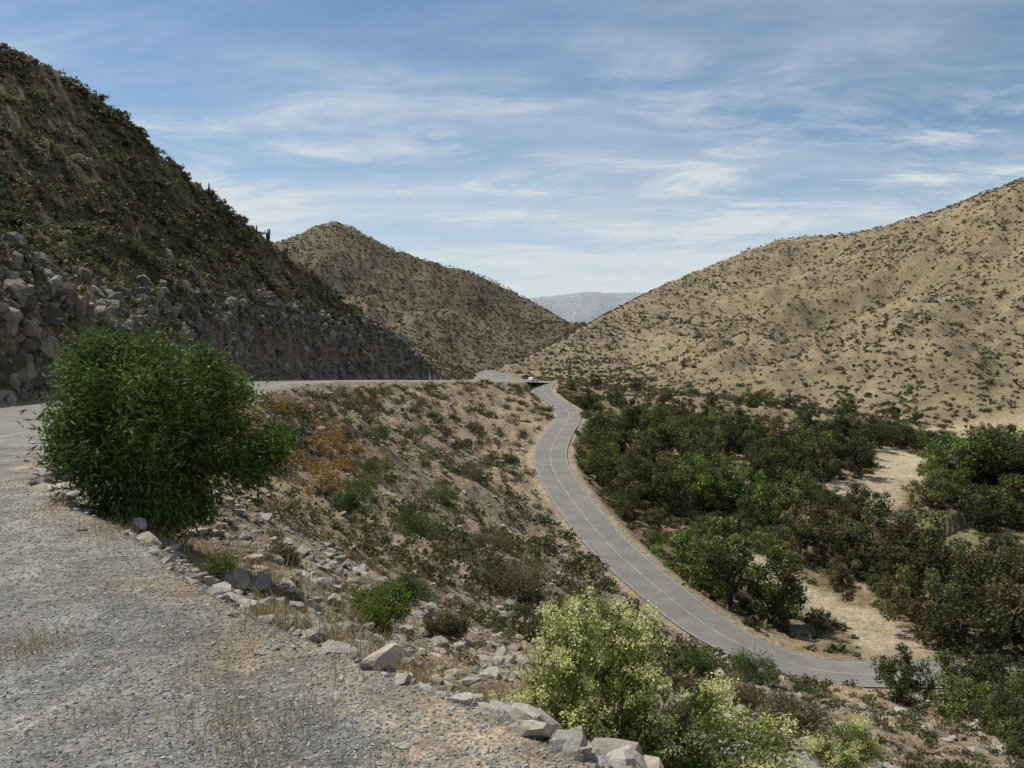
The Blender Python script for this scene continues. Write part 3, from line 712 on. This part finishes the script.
car('white_car', cxx, cyy, float(zU_[0])+.03, math.radians(62), plain_mat('white_paint', (.8,.8,.78), .3))

# ------------------------------------------------------------ brick house
hx, hy = 92, 141; hz = float(height(np.array([hx]), np.array([hy]))[0])
house = link(bpy.data.objects.new('brick_house', None)); house.location = (hx, hy, hz); house.rotation_euler = (0, 0, .3)
def box(nm, x0, x1, y0, y1, z0, z1, mat):
    bm = bmesh.new(); bmesh.ops.create_cube(bm, size=1)
    for v in bm.verts: v.co = ((x0+x1)/2+v.co.x*(x1-x0), (y0+y1)/2+v.co.y*(y1-y0), (z0+z1)/2+v.co.z*(z1-z0))
    m = bpy.data.meshes.new(nm); bm.to_mesh(m); bm.free(); m.materials.append(mat); o = link(bpy.data.objects.new(nm, m)); o.parent = house
box('walls', -4, 4, -3, 3, -.5, 2.7, rough_mat('brick', (.3,.13,.08), n1=4, n2=20))
Mg = plain_mat('window_glass', (.03,.035,.04), .15)
box('window', -2.8, -1.6, -3.03, -2.95, 1, 2, Mg); box('window', 1.6, 2.8, -3.03, -2.95, 1, 2, Mg); box('door', -.5, .5, -3.04, -2.95, 0, 2.1, rough_mat('door_wood', (.12,.07,.04)))
rm = make_mesh('roof', [(-4.5,-3.6,2.6),(4.5,-3.6,2.6),(4.5,0,4.1),(-4.5,0,4.1),(4.5,3.6,2.6),(-4.5,3.6,2.6),(-4.5,-3.6,2.72),(4.5,-3.6,2.72),(4.5,0,4.22),(-4.5,0,4.22),(4.5,3.6,2.72),(-4.5,3.6,2.72)],
               [(0,1,2,3),(3,2,4,5),(6,7,8,9),(9,8,10,11),(0,1,7,6),(5,4,10,11),(1,2,8,7),(2,4,10,8),(0,3,9,6),(3,5,11,9)], rough_mat('roof_tiles', (.34,.17,.11), n1=2, n2=12))
ro = link(bpy.data.objects.new('roof', rm)); ro.parent = house

# ------------------------------------------------------------ light
az = math.radians(-54); el = math.radians(57)
sd = Vector((math.sin(az)*math.cos(el), math.cos(az)*math.cos(el), math.sin(el)))
sun = bpy.data.lights.new('sun', 'SUN'); sun.energy = 4.7; sun.angle = math.radians(.5); sun.color = (1, .95, .87)
so = link(bpy.data.objects.new('sun', sun)); so.rotation_euler = (-sd).to_track_quat('-Z', 'Y').to_euler(); so.location = (0, 0, 60)
w = bpy.data.worlds.new('World'); scene.world = w; w.use_nodes = True
nt = w.node_tree; N = nt.nodes; L = nt.links; N.clear()
sky = N.new('ShaderNodeTexSky'); sky.sky_type = 'NISHITA'; sky.sun_disc = False; sky.sun_elevation = el; sky.sun_rotation = az
sky.altitude = 900; sky.air_density = 1.0; sky.dust_density = 1.0; sky.ozone_density = 1.0
tc = N.new('ShaderNodeTexCoord'); sp = N.new('ShaderNodeSeparateXYZ'); L.new(tc.outputs['Generated'], sp.inputs[0])
def math_(op, a, b=None):
    m = N.new('ShaderNodeMath'); m.operation = op
    for i, v in enumerate((a, b)):
        if v is None: continue
        if isinstance(v, (int, float)): m.inputs[i].default_value = v
        else: L.new(v, m.inputs[i])
    return m.outputs[0]
zz = math_('MAXIMUM', math_('ADD', sp.outputs[2], .1), .03)
cx_ = math_('DIVIDE', sp.outputs[0], zz); cy_ = math_('DIVIDE', sp.outputs[1], zz)
cb = N.new('ShaderNodeCombineXYZ'); L.new(cx_, cb.inputs[0]); L.new(cy_, cb.inputs[1])
def cl_noise(scale, rot, st, det, dist, loc=(0, 0, 0), ro=.62):
    mp = N.new('ShaderNodeMapping'); mp.inputs['Rotation'].default_value = (0, 0, rot); mp.inputs['Scale'].default_value = st; mp.inputs['Location'].default_value = loc
    L.new(cb.outputs[0], mp.inputs[0]); t = N.new('ShaderNodeTexNoise'); t.inputs['Scale'].default_value = scale; t.inputs['Detail'].default_value = det
    t.inputs['Roughness'].default_value = ro; t.inputs['Distortion'].default_value = dist; L.new(mp.outputs[0], t.inputs['Vector']); return t.outputs['Fac']
def mrange(s, a, b, c, d):
    r = N.new('ShaderNodeMapRange'); r.interpolation_type = 'SMOOTHSTEP'; L.new(s, r.inputs[0])
    for i, v in enumerate((a, b, c, d)): r.inputs[i+1].default_value = v
    return r.outputs[0]
wisp = mrange(cl_noise(2.2, .5, (.6, 1.1, 1), 12, .5, (3.1, 1.2, 0), .68), .43, .72, 0, 1)
mask = mrange(cl_noise(.6, .25, (.6, .9, 1), 4, .3, (.4, 2.2, 0)), .38, .56, .12, 1)
band = mrange(sp.outputs[2], .42, .22, .2, 1)
veil = mrange(cl_noise(.9, .3, (.4, 1, 1), 8, .4, (7, 3, 0)), .35, .75, 0, .45)
hz_ = mrange(sp.outputs[2], .27, .03, 0, .9)
cf = math_('MINIMUM', math_('ADD', math_('ADD', math_('MULTIPLY', math_('MULTIPLY', wisp, mask), band), veil), hz_), .95)
tn = N.new('ShaderNodeVectorMath'); tn.operation = 'MULTIPLY'; L.new(sky.outputs[0], tn.inputs[0]); tn.inputs[1].default_value = (.86, 1.0, 1.03)
mx = N.new('ShaderNodeMix'); mx.data_type = 'RGBA'; L.new(cf, mx.inputs[0]); L.new(tn.outputs[0], mx.inputs[6]); mx.inputs[7].default_value = (6.7, 7.25, 7.55, 1)
bg = N.new('ShaderNodeBackground'); bg.inputs[1].default_value = .1; L.new(mx.outputs[2], bg.inputs[0])
ow = N.new('ShaderNodeOutputWorld'); L.new(bg.outputs[0], ow.inputs[0])

# ------------------------------------------------------------ camera
cam = bpy.data.cameras.new('camera'); cam.lens = 28.125; cam.sensor_width = 36; cam.clip_start = .05; cam.clip_end = 12000
co = link(bpy.data.objects.new('camera', cam)); co.location = (0, 0, 0); co.rotation_euler = (math.radians(90-1.36), 0, 0)
scene.camera = co
